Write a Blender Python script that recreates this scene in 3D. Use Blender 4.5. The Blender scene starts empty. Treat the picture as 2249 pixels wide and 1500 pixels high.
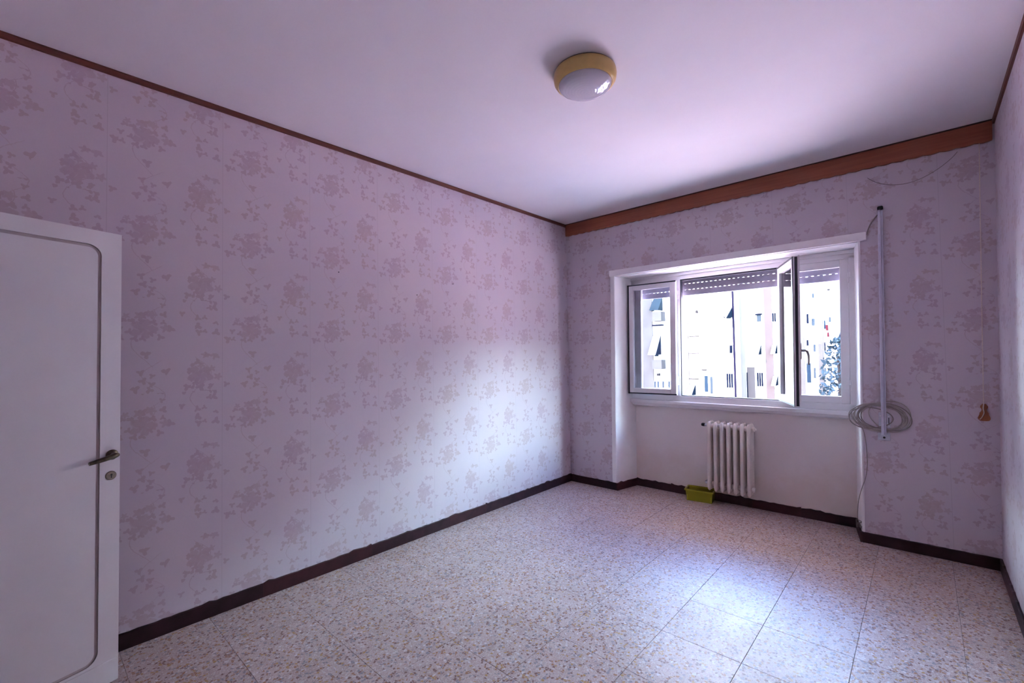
import bpy, bmesh, math, random
from mathutils import Vector, Matrix

random.seed(7)
scene = bpy.context.scene
col = scene.collection

# ------------------------------------------------------------------ camera
F_PX = 989.54
CAM = Vector((3.1387, 0.0, 1.5069))
YAW, PITCH, ROLL = -0.7392, 0.0289, -0.0163
fw = Vector((math.sin(YAW) * math.cos(PITCH), math.cos(YAW) * math.cos(PITCH), math.sin(PITCH)))
rt0 = Vector((math.cos(YAW), -math.sin(YAW), 0.0))
up0 = rt0.cross(fw)
rt = math.cos(ROLL) * rt0 + math.sin(ROLL) * up0
up = -math.sin(ROLL) * rt0 + math.cos(ROLL) * up0
cam_data = bpy.data.cameras.new('camera')
cam_data.sensor_width = 36.0
cam_data.lens = F_PX / 2249.0 * 36.0
cam_data.clip_start = 0.02
cam_data.clip_end = 500
cam = bpy.data.objects.new('camera', cam_data)
m3 = Matrix((rt, up, -fw)).transposed()
cam.matrix_world = Matrix.Translation(CAM) @ m3.to_4x4()
col.objects.link(cam)
scene.camera = cam


def ray(u, v):
    return fw + (u - 1124.5) / F_PX * rt - (v - 750.0) / F_PX * up


def hit(u, v, n, d):
    n = Vector(n)
    r = ray(u, v)
    return CAM + r * ((d - n.dot(CAM)) / n.dot(r))


# ------------------------------------------------------------------ light
world = bpy.data.worlds.new('sky')
scene.world = world
world.use_nodes = True
wn = world.node_tree
wn.nodes.clear()
w_out = wn.nodes.new('ShaderNodeOutputWorld')
w_bg = wn.nodes.new('ShaderNodeBackground')
w_tc = wn.nodes.new('ShaderNodeTexCoord')
w_sep = wn.nodes.new('ShaderNodeSeparateXYZ')
w_ramp = wn.nodes.new('ShaderNodeValToRGB')
els_ = w_ramp.color_ramp.elements
els_[0].position, els_[0].color = 0.0, (0.77, 0.92, 0.95, 1)
els_[1].position, els_[1].color = 0.90, (0.04, 0.07, 0.18, 1)
e_ = els_.new(0.45)
e_.color = (0.54, 0.80, 0.97, 1)
e_ = els_.new(0.60)
e_.color = (0.17, 0.30, 0.68, 1)
wn.links.new(w_tc.outputs['Generated'], w_sep.inputs[0])
wn.links.new(w_sep.outputs['Z'], w_ramp.inputs[0])
wn.links.new(w_ramp.outputs[0], w_bg.inputs['Color'])
wn.links.new(w_bg.outputs[0], w_out.inputs[0])
w_bg.inputs['Strength'].default_value = 8.0

sun_data = bpy.data.lights.new('sun', 'SUN')
sun_data.energy = 5.5
sun_data.angle = math.radians(0.6)
sun_data.color = (1.0, 0.67, 0.71)
sun = bpy.data.objects.new('sun', sun_data)
sun.rotation_euler = Vector((0.42, 0.76, -0.62)).to_track_quat('-Z', 'Y').to_euler()
sun.location = (0, -5, 12)
col.objects.link(sun)

scene.view_settings.view_transform = 'Standard'
scene.view_settings.look = 'None'
scene.view_settings.gamma = 1.0
scene.view_settings.use_curve_mapping = False
scene.view_settings.exposure = 3.55
scene.cycles.use_denoising = True
scene.cycles.max_bounces = 9
scene.cycles.diffuse_bounces = 6
scene.cycles.glossy_bounces = 3
scene.cycles.use_adaptive_sampling = True
scene.cycles.adaptive_threshold = 0.035
scene.cycles.transparent_max_bounces = 16
scene.cycles.caustics_reflective = False
scene.cycles.caustics_refractive = False
scene.cycles.sample_clamp_indirect = 12.0

# ------------------------------------------------------------------ room numbers (metres)
H = 3.0546          # ceiling
D0, SL = 4.4419, (4.4717 - 4.4419) / 3.4869
WF, WC = 3.4869, 3.5478   # right wall at floor and at ceiling (out of plumb)
YB = -0.46          # back wall
NB = -0.32          # niche back wall, measured from the window wall
LZ = 2.355          # soffit of the niche


def lean(x):
    pts = [(0, 0.0005), (0.6, 0.0137), (2.75, 0.0172), (3.0, 0.0185), (4.2, 0.0185)]
    if x <= 0:
        return 0.0005
    for (a, sa), (b, sb) in zip(pts, pts[1:]):
        if x <= b:
            return sa + (sb - sa) * (x - a) / (b - a)
    return 0.0185


def wp(x, off, z):
    """window-wall coordinates: x at floor level, distance off the wall into the room, height"""
    X = x + lean(x) * z
    return (X, D0 + SL * X - off, z)


def win(u, v, off=0.0):
    """pixel -> (x at floor level, off, z) on a plane parallel to the window wall"""
    P = hit(u, v, (-SL, 1, 0), D0 - off)
    x = P.x
    for _ in range(4):
        x = P.x - lean(x) * P.z
    return (x, off, P.z)


# ------------------------------------------------------------------ material helpers
class NT:
    def __init__(self, name):
        self.m = bpy.data.materials.new(name)
        self.m.use_nodes = True
        self.t = self.m.node_tree
        self.t.nodes.clear()
        self.out = self.t.nodes.new('ShaderNodeOutputMaterial')

    def n(self, typ, **kw):
        nd = self.t.nodes.new(typ)
        for k, v in kw.items():
            setattr(nd, k, v)
        return nd

    def l(self, a, b):
        self.t.links.new(a, b)

    def put(self, inp, v):
        if isinstance(v, bpy.types.NodeSocket):
            self.l(v, inp)
        else:
            inp.default_value = v

    def math(self, op, a, b=None, c=None, clamp=False):
        nd = self.n('ShaderNodeMath', operation=op, use_clamp=clamp)
        self.put(nd.inputs[0], a)
        if b is not None:
            self.put(nd.inputs[1], b)
        if c is not None:
            self.put(nd.inputs[2], c)
        return nd.outputs[0]

    def vmath(self, op, a, b=None, c=None):
        nd = self.n('ShaderNodeVectorMath', operation=op)
        self.put(nd.inputs[0], a)
        if b is not None:
            self.put(nd.inputs[1], b)
        if c is not None:
            self.put(nd.inputs[2], c)
        return nd.outputs['Value'] if op in ('LENGTH', 'DISTANCE', 'DOT_PRODUCT') else nd.outputs[0]

    def mix(self, f, a, b, mode='MIX'):
        nd = self.n('ShaderNodeMix', data_type='RGBA', blend_type=mode)
        self.put(nd.inputs[0], f)
        self.put(nd.inputs[6], a)
        self.put(nd.inputs[7], b)
        return nd.outputs[2]

    def noise(self, vec, scale, detail=2.0, rough=0.5):
        nd = self.n('ShaderNodeTexNoise')
        if vec is not None:
            self.l(vec, nd.inputs['Vector'])
        nd.inputs['Scale'].default_value = scale
        nd.inputs['Detail'].default_value = detail
        nd.inputs['Roughness'].default_value = rough
        return nd.outputs['Fac']

    def step(self, x, lo, hi):
        nd = self.n('ShaderNodeMapRange', interpolation_type='SMOOTHSTEP')
        self.put(nd.inputs[0], x)
        nd.inputs[1].default_value = lo
        nd.inputs[2].default_value = hi
        nd.inputs[3].default_value = 0.0
        nd.inputs[4].default_value = 1.0
        return nd.outputs[0]

    def pos(self):
        return self.n('ShaderNodeNewGeometry').outputs['Position']

    def obj(self):
        return self.n('ShaderNodeTexCoord').outputs['Object']

    def bsdf(self, color, rough=0.5, metal=0.0, bump=None, bump_s=0.2, bump_d=0.002, **kw):
        b = self.n('ShaderNodeBsdfPrincipled')
        self.put(b.inputs['Base Color'], color)
        self.put(b.inputs['Roughness'], rough)
        b.inputs['Metallic'].default_value = metal
        for k, v in kw.items():
            self.put(b.inputs[k.replace('_', ' ')], v)
        if bump is not None:
            bn = self.n('ShaderNodeBump')
            bn.inputs['Strength'].default_value = bump_s
            bn.inputs['Distance'].default_value = bump_d
            self.l(bump, bn.inputs['Height'])
            self.l(bn.outputs[0], b.inputs['Normal'])
        self.l(b.outputs[0], self.out.inputs[0])
        return self.m


def rgba(c):
    return (c[0], c[1], c[2], 1.0)


def mat_plain(name, c, rough=0.5, metal=0.0, var=0.06, scale=6.0, bump=0.0, bscale=120.0, **kw):
    t = NT(name)
    p = t.pos()
    f = t.noise(p, scale, 3.0, 0.6)
    colr = t.mix(t.step(f, 0.3, 0.7), rgba([x * (1 - var) for x in c]), rgba([min(1, x * (1 + var)) for x in c]))
    b = t.noise(p, bscale, 2.0) if bump > 0 else None
    return t.bsdf(colr, rough, metal, b, bump, 0.001, **kw)


def mat_wallpaper(name, axis, shift):
    """lilac-pink paper printed with sprays of flowers, repeating every 53 cm in a half drop"""
    t = NT(name)
    P = 0.53
    sx = t.n('ShaderNodeSeparateXYZ')
    t.l(t.pos(), sx.inputs[0])
    cx = t.n('ShaderNodeCombineXYZ')
    t.l(t.math('ADD', sx.outputs[axis], shift), cx.inputs[0])
    t.l(sx.outputs['Z'], cx.inputs[1])
    p = cx.outputs[0]
    wob = t.n('ShaderNodeTexNoise')
    wob.inputs['Scale'].default_value = 75.0
    wob.inputs['Detail'].default_value = 1.0
    t.l(p, wob.inputs['Vector'])
    sw = t.n('ShaderNodeVectorMath', operation='SCALE')
    t.l(t.vmath('SUBTRACT', wob.outputs['Color'], (0.5, 0.5, 0.5)), sw.inputs[0])
    sw.inputs['Scale'].default_value = 0.009
    pw = t.vmath('ADD', p, sw.outputs[0])

    def wrapped(v, c):
        q = t.n('ShaderNodeVectorMath', operation='WRAP')
        t.l(t.vmath('SUBTRACT', v, (c[0], c[1], 0)), q.inputs[0])
        q.inputs[1].default_value = (P / 2, P / 2, 1)
        q.inputs[2].default_value = (-P / 2, -P / 2, -1)
        return q.outputs[0]

    def xyz(v):
        nd = t.n('ShaderNodeSeparateXYZ')
        t.l(v, nd.inputs[0])
        return nd.outputs

    # sprays: centre, radius of the bloom, reach of the leaves
    sprays = [((0.03, 0.09), 0.054, 0.098), ((0.295, 0.355), 0.056, 0.092), ((0.305, 0.125), 0.026, 0.066), ((0.075, 0.335), 0.028, 0.074)]
    mask = None
    for (cell, seed, lobes, r_in, r_mod, thr) in ((0.046, 0.0, 3.0, 0.385, 0.155, 0.30), (0.060, 0.31, 5.0, 0.37, 0.115, 0.55)):
        vo = t.n('ShaderNodeTexVoronoi', voronoi_dimensions='2D', feature='F1')
        vo.inputs['Scale'].default_value = 1.0
        vo.inputs['Randomness'].default_value = 0.75
        # the field repeats with the paper: wrap, then scale into cells
        qb = t.vmath('ADD', wrapped(pw, (seed, seed * 0.7)), (P / 2, P / 2, 0))
        qc = t.vmath('MULTIPLY', qb, (1.0 / cell, 1.0 / cell, 0))
        t.l(qc, vo.inputs['Vector'])
        sc = t.n('ShaderNodeSeparateColor')
        t.l(vo.outputs['Color'], sc.inputs[0])
        loc = xyz(t.vmath('SUBTRACT', qc, vo.outputs['Position']))
        ang = t.math('ADD', t.math('ARCTAN2', loc[1], loc[0]), t.math('MULTIPLY', sc.outputs[0], 6.28))
        lob = t.math('MULTIPLY_ADD', t.math('COSINE', t.math('MULTIPLY', ang, lobes)), r_mod, r_in)
        size = t.math('MULTIPLY_ADD', sc.outputs[2], 0.50, 0.62)
        leaf = t.step(t.math('SUBTRACT', t.math('MULTIPLY', lob, size), vo.outputs['Distance']), -0.02, 0.05)
        # a leaf is there or not as a whole: decided at the middle of its cell
        cen = t.vmath('MULTIPLY', vo.outputs['Position'], (cell, cell, 0))
        cen = t.vmath('ADD', cen, (seed - P / 2, seed * 0.7 - P / 2, 0))
        best = None
        for (c, r0, r1) in (sprays if cell < 0.05 else sprays[:2]):
            m = t.math('SUBTRACT', r1, t.vmath('LENGTH', wrapped(cen, c)))
            best = m if best is None else t.math('MAXIMUM', best, m)
        here = t.math('GREATER_THAN', t.math('MULTIPLY_ADD', sc.outputs[1], 0.12, best), 0.056)
        leaf = t.math('MULTIPLY', leaf, here)
        mask = leaf if mask is None else t.math('MAXIMUM', mask, t.math('MULTIPLY', leaf, 0.8))
    stem_all = None
    for k, (c, r0, r1) in enumerate(sprays):
        qv = wrapped(pw, c)
        q3 = xyz(qv)
        if k < 2:
            d = t.vmath('LENGTH', t.vmath('MULTIPLY', qv, (0.95, 1.12, 0.0)))
            ba = t.math('ARCTAN2', q3[1], q3[0])
            br = t.math('MULTIPLY_ADD', t.math('COSINE', t.math('MULTIPLY_ADD', ba, 5.0, k * 1.7)), r0 * 0.20, r0 * 0.96)
            bloom = t.step(t.math('SUBTRACT', br, d), -0.003, 0.003)
            # petals parted by lighter creases
            crease = t.step(t.math('ABSOLUTE', t.math('SINE', t.math('MULTIPLY_ADD', ba, 2.5, t.math('MULTIPLY', d, 45.0)))), 0.05, 0.45)
            bloom = t.math('MULTIPLY', bloom, t.math('MULTIPLY_ADD', crease, 0.42, 0.42))
            mask = t.math('MAXIMUM', mask, bloom)
        if k == 2:
            continue
        wv = t.math('MULTIPLY', t.math('SINE', t.math('MULTIPLY_ADD', q3[1], 19.0 + 3 * k, 1.3 * k)), 0.052)
        dx = t.math('ABSOLUTE', t.math('SUBTRACT', q3[0], wv))
        st = t.math('SUBTRACT', 1.0, t.step(dx, 0.0010, 0.0030))
        st = t.math('MULTIPLY', st, t.step(t.math('SUBTRACT', 0.17, t.math('ABSOLUTE', t.math('ADD', q3[1], 0.05))), 0.0, 0.02))
        stem_all = st if stem_all is None else t.math('MAXIMUM', stem_all, st)
    mask = t.math('MAXIMUM', mask, t.math('MULTIPLY', stem_all, 0.85))
    # paper lengths: a hairline joint every 53 cm and thin woven streaks
    sj = t.math('ABSOLUTE', t.math('SUBTRACT', t.math('FRACT', t.math('DIVIDE', t.math('ADD', cx.inputs[0].links[0].from_socket, 20.0), P)), 0.5))
    seam = t.math('SUBTRACT', 1.0, t.step(sj, 0.0012, 0.0035))
    stre = t.vmath('MULTIPLY', p, (420.0, 26.0, 1.0))
    sn = t.noise(stre, 1.0, 2.0)
    age = t.noise(p, 1.6, 3.0, 0.6)
    base = t.mix(t.step(age, 0.3, 0.75), (0.580, 0.512, 0.565, 1), (0.618, 0.545, 0.578, 1))
    base = t.mix(t.math('MULTIPLY', sn, 0.16), base, (0.52, 0.43, 0.50, 1))
    tone = t.noise(p, 3.0, 1.0)
    ink = t.mix(t.step(tone, 0.35, 0.65), (0.455, 0.340, 0.400, 1), (0.475, 0.365, 0.370, 1))
    c = t.mix(t.math('MULTIPLY', mask, 0.72), base, ink)
    c = t.mix(t.math('MULTIPLY', seam, 0.35), c, (0.34, 0.28, 0.32, 1))
    return t.bsdf(c, t.math('MULTIPLY_ADD', mask, -0.08, 0.62), 0.0, sn, 0.08, 0.001, Specular_IOR_Level=0.35)


def mat_terrazzo():
    t = NT('terrazzo')
    oi = t.n('ShaderNodeObjectInfo')
    cmb = t.n('ShaderNodeCombineXYZ')
    t.l(t.math('MULTIPLY', oi.outputs['Random'], 37.0), cmb.inputs[0])
    t.l(t.math('MULTIPLY', oi.outputs['Random'], 91.0), cmb.inputs[1])
    p = t.vmath('MULTIPLY', t.vmath('ADD', t.pos(), cmb.outputs[0]), (1.0, 1.0, 0.0))
    wob = t.n('ShaderNodeTexNoise')
    wob.inputs['Scale'].default_value = 70.0
    t.l(p, wob.inputs['Vector'])
    sv = t.vmath('SCALE', t.vmath('SUBTRACT', wob.outputs['Color'], (0.5, 0.5, 0.5)))
    sv.node.inputs['Scale'].default_value = 0.010
    pw = t.vmath('ADD', p, sv)
    base = t.mix(t.step(t.noise(p, 9.0, 2.0), 0.35, 0.7), (0.425, 0.310, 0.285, 1), (0.485, 0.37, 0.35, 1))
    c = base
    for scale, keep, edge in ((210.0, 0.0, 0.10), (80.0, 0.0, 0.07)):
        vo = t.n('ShaderNodeTexVoronoi', voronoi_dimensions='2D', feature='F1')
        ve = t.n('ShaderNodeTexVoronoi', voronoi_dimensions='2D', feature='DISTANCE_TO_EDGE')
        for v in (vo, ve):
            v.inputs['Scale'].default_value = scale
            v.inputs['Randomness'].default_value = 1.0
            t.l(pw, v.inputs['Vector'])
        sc = t.n('ShaderNodeSeparateColor')
        t.l(vo.outputs['Color'], sc.inputs[0])
        rp = t.n('ShaderNodeValToRGB')
        rp.color_ramp.interpolation = 'CONSTANT'
        els = rp.color_ramp.elements
        if scale > 100:
            stops = [(0.0, (0.56, 0.48, 0.46)), (0.30, (0.40, 0.28, 0.26)), (0.45, (0.60, 0.54, 0.54)), (0.62, (0.26, 0.18, 0.175)),
                     (0.74, (0.50, 0.40, 0.34)), (0.88, (0.42, 0.38, 0.40))]
        else:
            stops = [(0.0, (0.55, 0.49, 0.49)), (0.14, (0.33, 0.16, 0.08)), (0.36, (0.20, 0.10, 0.085)), (0.58, (0.60, 0.55, 0.57)),
                     (0.66, (0.24, 0.215, 0.24)), (0.88, (0.40, 0.23, 0.07))]
        els[0].position, els[0].color = stops[0][0], rgba(stops[0][1])
        els[1].position, els[1].color = stops[1][0], rgba(stops[1][1])
        for s, cc in stops[2:]:
            e = els.new(s)
            e.color = rgba(cc)
        t.l(sc.outputs[0], rp.inputs[0])
        m = t.step(ve.outputs['Distance'], edge * 0.8, edge * 1.8)
        pick = t.math('GREATER_THAN', sc.outputs[1], 0.42 if scale > 100 else 0.66)
        c = t.mix(t.math('MULTIPLY', m, pick), c, rp.outputs[0])
    hs = t.n('ShaderNodeHueSaturation')
    t.l(t.math('MULTIPLY_ADD', oi.outputs['Random'], 0.10, 0.95), hs.inputs['Value'])
    t.l(c, hs.inputs['Color'])
    wear = t.noise(t.pos(), 2.2, 4.0, 0.65)
    rough = t.math('MULTIPLY_ADD', wear, 0.28, 0.30)
    return t.bsdf(hs.outputs[0], rough, 0.0, t.noise(p, 40.0, 2.0), 0.03, 0.001, Specular_IOR_Level=0.50)


def mat_wood(name, c1, c2, axis='X', rough=0.45):
    t = NT(name)
    sx = t.n('ShaderNodeSeparateXYZ')
    t.l(t.pos(), sx.inputs[0])
    s = [60.0, 60.0, 60.0]
    s['XYZ'.index(axis)] = 2.5
    p = t.vmath('MULTIPLY', t.pos(), tuple(s))
    f = t.noise(p, 1.0, 4.0, 0.6)
    return t.bsdf(t.mix(t.step(f, 0.3, 0.7), rgba(c1), rgba(c2)), rough, 0.0, f, 0.12, 0.001)


def mat_glass(name, tint=(0.95, 0.97, 1.0), strength=0.9):
    """thin pane: mostly clear, mirrors a little at a slant"""
    t = NT(name)
    fr = t.n('ShaderNodeFresnel')
    fr.inputs['IOR'].default_value = 1.45
    tr = t.n('ShaderNodeBsdfTransparent')
    dust = t.noise(t.pos(), 8.0, 3.0)
    t.l(t.mix(t.step(dust, 0.3, 0.8), rgba(tint), rgba([x * 0.94 for x in tint])), tr.inputs[0])
    gl = t.n('ShaderNodeBsdfGlossy')
    gl.inputs['Roughness'].default_value = 0.02
    mx = t.n('ShaderNodeMixShader')
    t.l(t.math('MULTIPLY', fr.outputs[0], strength), mx.inputs[0])
    t.l(tr.outputs[0], mx.inputs[1])
    t.l(gl.outputs[0], mx.inputs[2])
    t.l(mx.outputs[0], t.out.inputs[0])
    return t.m


def mat_niche():
    """off-white limewash, yellowed in blotches low down by the damp"""
    t = NT('limewash')
    p = t.pos()
    sx = t.n('ShaderNodeSeparateXYZ')
    t.l(p, sx.inputs[0])
    f = t.noise(p, 3.5, 4.0, 0.65)
    h = t.math('MULTIPLY_ADD', sx.outputs['Z'], -0.9, 0.62)
    damp = t.step(t.math('ADD', f, h), 0.55, 1.05)
    c = t.mix(t.math('MULTIPLY', damp, 0.55), (0.76, 0.69, 0.67, 1), (0.62, 0.52, 0.43, 1))
    return t.bsdf(c, 0.75, 0.0, t.noise(p, 70.0, 3.0), 0.10, 0.001)


def mat_plastic(name, c, alpha_mix, rough=0.3):
    t = NT(name)
    b = t.n('ShaderNodeBsdfPrincipled')
    f = t.noise(t.pos(), 30.0, 2.0)
    t.l(t.mix(f, rgba(c), rgba([x * 0.9 for x in c])), b.inputs['Base Color'])
    b.inputs['Roughness'].default_value = rough
    tr = t.n('ShaderNodeBsdfTransparent')
    tr.inputs[0].default_value = rgba([min(1, x * 1.25 + 0.1) for x in c])
    mx = t.n('ShaderNodeMixShader')
    mx.inputs[0].default_value = alpha_mix
    t.l(b.outputs[0], mx.inputs[1])
    t.l(tr.outputs[0], mx.inputs[2])
    t.l(mx.outputs[0], t.out.inputs[0])
    return t.m


M = dict(
    paper_left=mat_wallpaper('wallpaper_left', 'Y', 0.10),
    paper_win=mat_wallpaper('wallpaper_window', 'X', 0.33),
    ceiling=mat_plain('ceiling_paint', (0.76, 0.735, 0.76), 0.85, var=0.015, scale=2.0, bump=0.05, bscale=60),
    plaster=mat_plain('reveal_paint', (0.84, 0.81, 0.81), 0.7, var=0.03, scale=5.0, bump=0.12, bscale=60),
    concrete=mat_plain('concrete', (0.34, 0.29, 0.27), 0.9, var=0.08, scale=3.0),
    niche=mat_niche(),
    terrazzo=mat_terrazzo(),
    grout=mat_plain('joint', (0.16, 0.13, 0.14), 0.9),
    base=mat_plain('baseboard_tile', (0.032, 0.0105, 0.0145), 0.5, Specular_IOR_Level=0.25, var=0.35, scale=9.0, bump=0.15, bscale=90),
    base2=mat_plain('baseboard_tile_red', (0.044, 0.0125, 0.0155), 0.48, Specular_IOR_Level=0.25, var=0.25, scale=9.0, bump=0.12, bscale=90),
    trimwood=mat_wood('cornice_wood', (0.095, 0.026, 0.015), (0.140, 0.040, 0.021), 'Y'),
    pelmet=mat_wood('pelmet_wood', (0.270, 0.080, 0.038), (0.350, 0.108, 0.050), 'X'),
    pelmet_dark=mat_plain('pelmet_edge', (0.055, 0.020, 0.014), 0.6),
    white=mat_plain('white_lacquer', (0.76, 0.735, 0.745), 0.35, var=0.02),
    gasket=mat_plain('black_gasket', (0.018, 0.018, 0.030), 0.6),
    doorpaint=mat_plain('door_paint', (0.72, 0.70, 0.70), 0.38, var=0.03, scale=2.5, bump=0.06, bscale=25),
    groove=mat_plain('door_groove', (0.50, 0.435, 0.43), 0.5),
    bronze=mat_plain('aged_bronze', (0.085, 0.070, 0.045), 0.35, metal=0.9, var=0.3, scale=60),
    bronze_lt=mat_plain('worn_bronze', (0.24, 0.21, 0.16), 0.4, metal=0.8, var=0.2, scale=60),
    black=mat_plain('black', (0.012, 0.012, 0.014), 0.5),
    enamel=mat_plain('radiator_enamel', (0.74, 0.655, 0.60), 0.35, var=0.05, scale=8),
    steel=mat_plain('zinc_steel', (0.58, 0.61, 0.68), 0.35, metal=0.35, var=0.08, scale=30),
    alu=mat_plain('aluminium_rail', (0.60, 0.585, 0.68), 0.4, metal=0.1, var=0.05, scale=20),
    cable=mat_plain('grey_cable', (0.25, 0.215, 0.20), 0.55, var=0.1, scale=30),
    cable_pale=mat_plain('pale_cable', (0.38, 0.33, 0.30), 0.55, var=0.1, scale=30),
    cord=mat_plain('cotton_cord', (0.66, 0.57, 0.50), 0.9, var=0.1, scale=200),
    pull=mat_wood('pull_wood', (0.26, 0.075, 0.022), (0.33, 0.11, 0.035), 'Z'),
    shutter=mat_plain('shutter_slat', (0.27, 0.25, 0.31), 0.55, var=0.08, scale=8),
    glass=mat_glass('window_glass'),
    lampring=mat_plain('mustard_enamel', (0.60, 0.41, 0.14), 0.35, var=0.08, scale=10),
    lime=mat_plastic('lime_plastic', (0.56, 0.53, 0.05), 0.62),
    limerim=mat_plastic('lime_plastic_rim', (0.52, 0.50, 0.05), 0.35),
    whiteplastic=mat_plain('white_plastic', (0.78, 0.77, 0.80), 0.4),
    greyhandle=mat_plain('grey_handle', (0.30, 0.28, 0.27), 0.4),
)


def mat_lampglass():
    """pressed glass bowl, faintly frosted"""
    t = NT('pressed_glass')
    p = t.obj()
    ln = t.vmath('LENGTH', t.vmath('MULTIPLY', p, (1, 1, 0)))
    rings = t.math('SINE', t.math('MULTIPLY', ln, 380.0))
    return t.bsdf(t.mix(t.noise(p, 30.0, 2.0), (0.70, 0.68, 0.76, 1), (0.78, 0.76, 0.82, 1)), 0.06, 0.0, rings, 0.10, 0.0015,
                  Transmission_Weight=0.25, Specular_IOR_Level=0.6)


M['lampglass'] = mat_lampglass()


# ------------------------------------------------------------------ mesh helpers
ORIG = {}


class MB:
    def __init__(self, xf=None):
        self.v, self.f, self.xf = [], [], xf

    def add(self, verts, faces):
        b = len(self.v)
        for p in verts:
            self.v.append(tuple(self.xf(*p)) if self.xf else tuple(p))
        self.f += [tuple(i + b for i in f) for f in faces]
        return self

    def box(self, x0, x1, y0, y1, z0, z1):
        vs = [(x, y, z) for z in (z0, z1) for y in (y0, y1) for x in (x0, x1)]
        return self.add(vs, [(0, 2, 3, 1), (4, 5, 7, 6), (0, 1, 5, 4), (2, 6, 7, 3), (0, 4, 6, 2), (1, 3, 7, 5)])

    def cbox(self, x0, x1, y0, y1, z0, z1, c=0.003):
        """box with chamfered edges (all twelve)"""
        bm = bmesh.new()
        bmesh.ops.create_cube(bm, size=1.0)
        for v in bm.verts:
            v.co = Vector(((x0 + x1) / 2 + v.co.x * (x1 - x0), (y0 + y1) / 2 + v.co.y * (y1 - y0), (z0 + z1) / 2 + v.co.z * (z1 - z0)))
        bmesh.ops.bevel(bm, geom=bm.edges[:], offset=min(c, 0.45 * min(abs(x1 - x0), abs(y1 - y0), abs(z1 - z0))), segments=1, affect='EDGES')
        bm.verts.index_update()
        self.add([tuple(v.co) for v in bm.verts], [tuple(v.index for v in f.verts) for f in bm.faces])
        bm.free()
        return self

    def prism(self, poly, z0, z1):
        """polygon in the first two coordinates, extruded along the third"""
        n = len(poly)
        vs = [(x, y, z0) for x, y in poly] + [(x, y, z1) for x, y in poly]
        fs = [tuple(reversed(range(n))), tuple(range(n, 2 * n))]
        fs += [(i, (i + 1) % n, (i + 1) % n + n, i + n) for i in range(n)]
        return self.add(vs, fs)

    def extrude_y(self, poly, y0, y1):
        """polygon in first and third coordinates, extruded along the second"""
        n = len(poly)
        vs = [(x, y0, z) for x, z in poly] + [(x, y1, z) for x, z in poly]
        fs = [tuple(range(n)), tuple(reversed(range(n, 2 * n)))]
        fs += [(i, i + n, (i + 1) % n + n, (i + 1) % n) for i in range(n)]
        return self.add(vs, fs)

    def extrude_x(self, poly, x0, x1):
        n = len(poly)
        vs = [(x0, y, z) for y, z in poly] + [(x1, y, z) for y, z in poly]
        fs = [tuple(reversed(range(n))), tuple(range(n, 2 * n))]
        fs += [(i, (i + 1) % n, (i + 1) % n + n, i + n) for i in range(n)]
        return self.add(vs, fs)

    def tube(self, pts, r, seg=8, closed=False):
        pts = [Vector(p) for p in pts]
        n = len(pts)
        rings, fs = [], []
        nrm = None
        for i, p in enumerate(pts):
            a = pts[i - 1] if (i > 0 or closed) else p
            b = pts[(i + 1) % n] if (i < n - 1 or closed) else p
            tn = (b - a)
            tn = tn.normalized() if tn.length > 1e-9 else Vector((0, 0, 1))
            if nrm is None:
                nrm = tn.orthogonal().normalized()
            nrm = (nrm - tn * nrm.dot(tn))
            nrm = nrm.normalized() if nrm.length > 1e-6 else tn.orthogonal().normalized()
            bi = tn.cross(nrm)
            rr = r[i] if isinstance(r, (list, tuple)) else r
            for k in range(seg):
                an = 2 * math.pi * k / seg
                rings.append(tuple(p + nrm * (math.cos(an) * rr) + bi * (math.sin(an) * rr)))
        last = n if closed else n - 1
        for i in range(last):
            j = (i + 1) % n
            for k in range(seg):
                k2 = (k + 1) % seg
                fs.append((i * seg + k, i * seg + k2, j * seg + k2, j * seg + k))
        if not closed:
            fs.append(tuple(reversed(range(seg))))
            fs.append(tuple((n - 1) * seg + k for k in range(seg)))
        return self.add(rings, fs)

    def lathe(self, prof, c, seg=40, axis='Z'):
        """profile of (radius, height) turned about an axis through c"""
        vs, fs = [], []
        for r, h in prof:
            for k in range(seg):
                a = 2 * math.pi * k / seg
                x, y = r * math.cos(a), r * math.sin(a)
                q = (x, y, h) if axis == 'Z' else ((h, x, y) if axis == 'X' else (x, h, y))
                vs.append((c[0] + q[0], c[1] + q[1], c[2] + q[2]))
        for i in range(len(prof) - 1):
            for k in range(seg):
                k2 = (k + 1) % seg
                fs.append((i * seg + k, i * seg + k2, (i + 1) * seg + k2, (i + 1) * seg + k))
        fs.append(tuple(reversed(range(seg))))
        fs.append(tuple((len(prof) - 1) * seg + k for k in range(seg)))
        return self.add(vs, fs)

    def build(self, name, mat, parent=None, loc=None, smooth=False, props=None):
        if parent is not None:
            org = ORIG[parent.name]
        elif loc is not None:
            org = Vector(loc)
        else:
            org = Vector((0, 0, 0))
        me = bpy.data.meshes.new(name)
        me.from_pydata([(p[0] - org.x, p[1] - org.y, p[2] - org.z) for p in self.v], [], self.f)
        bm = bmesh.new()
        bm.from_mesh(me)
        bmesh.ops.recalc_face_normals(bm, faces=bm.faces[:])
        bm.to_mesh(me)
        bm.free()
        me.materials.append(M[mat] if isinstance(mat, str) else mat)
        if smooth:
            for pl in me.polygons:
                pl.use_smooth = True
            try:
                me.set_sharp_from_angle(angle=math.radians(38))
            except Exception:
                pass
        me.update()
        o = bpy.data.objects.new(name, me)
        col.objects.link(o)
        if parent is not None:
            o.parent = parent
        else:
            o.location = org
        ORIG[o.name] = org
        for k, v in (props or {}).items():
            o[k] = v
        return o


def tag(o, label, cat, group=None):
    o['label'] = label
    o['category'] = cat
    if group:
        o['group'] = group
    return o


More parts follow.
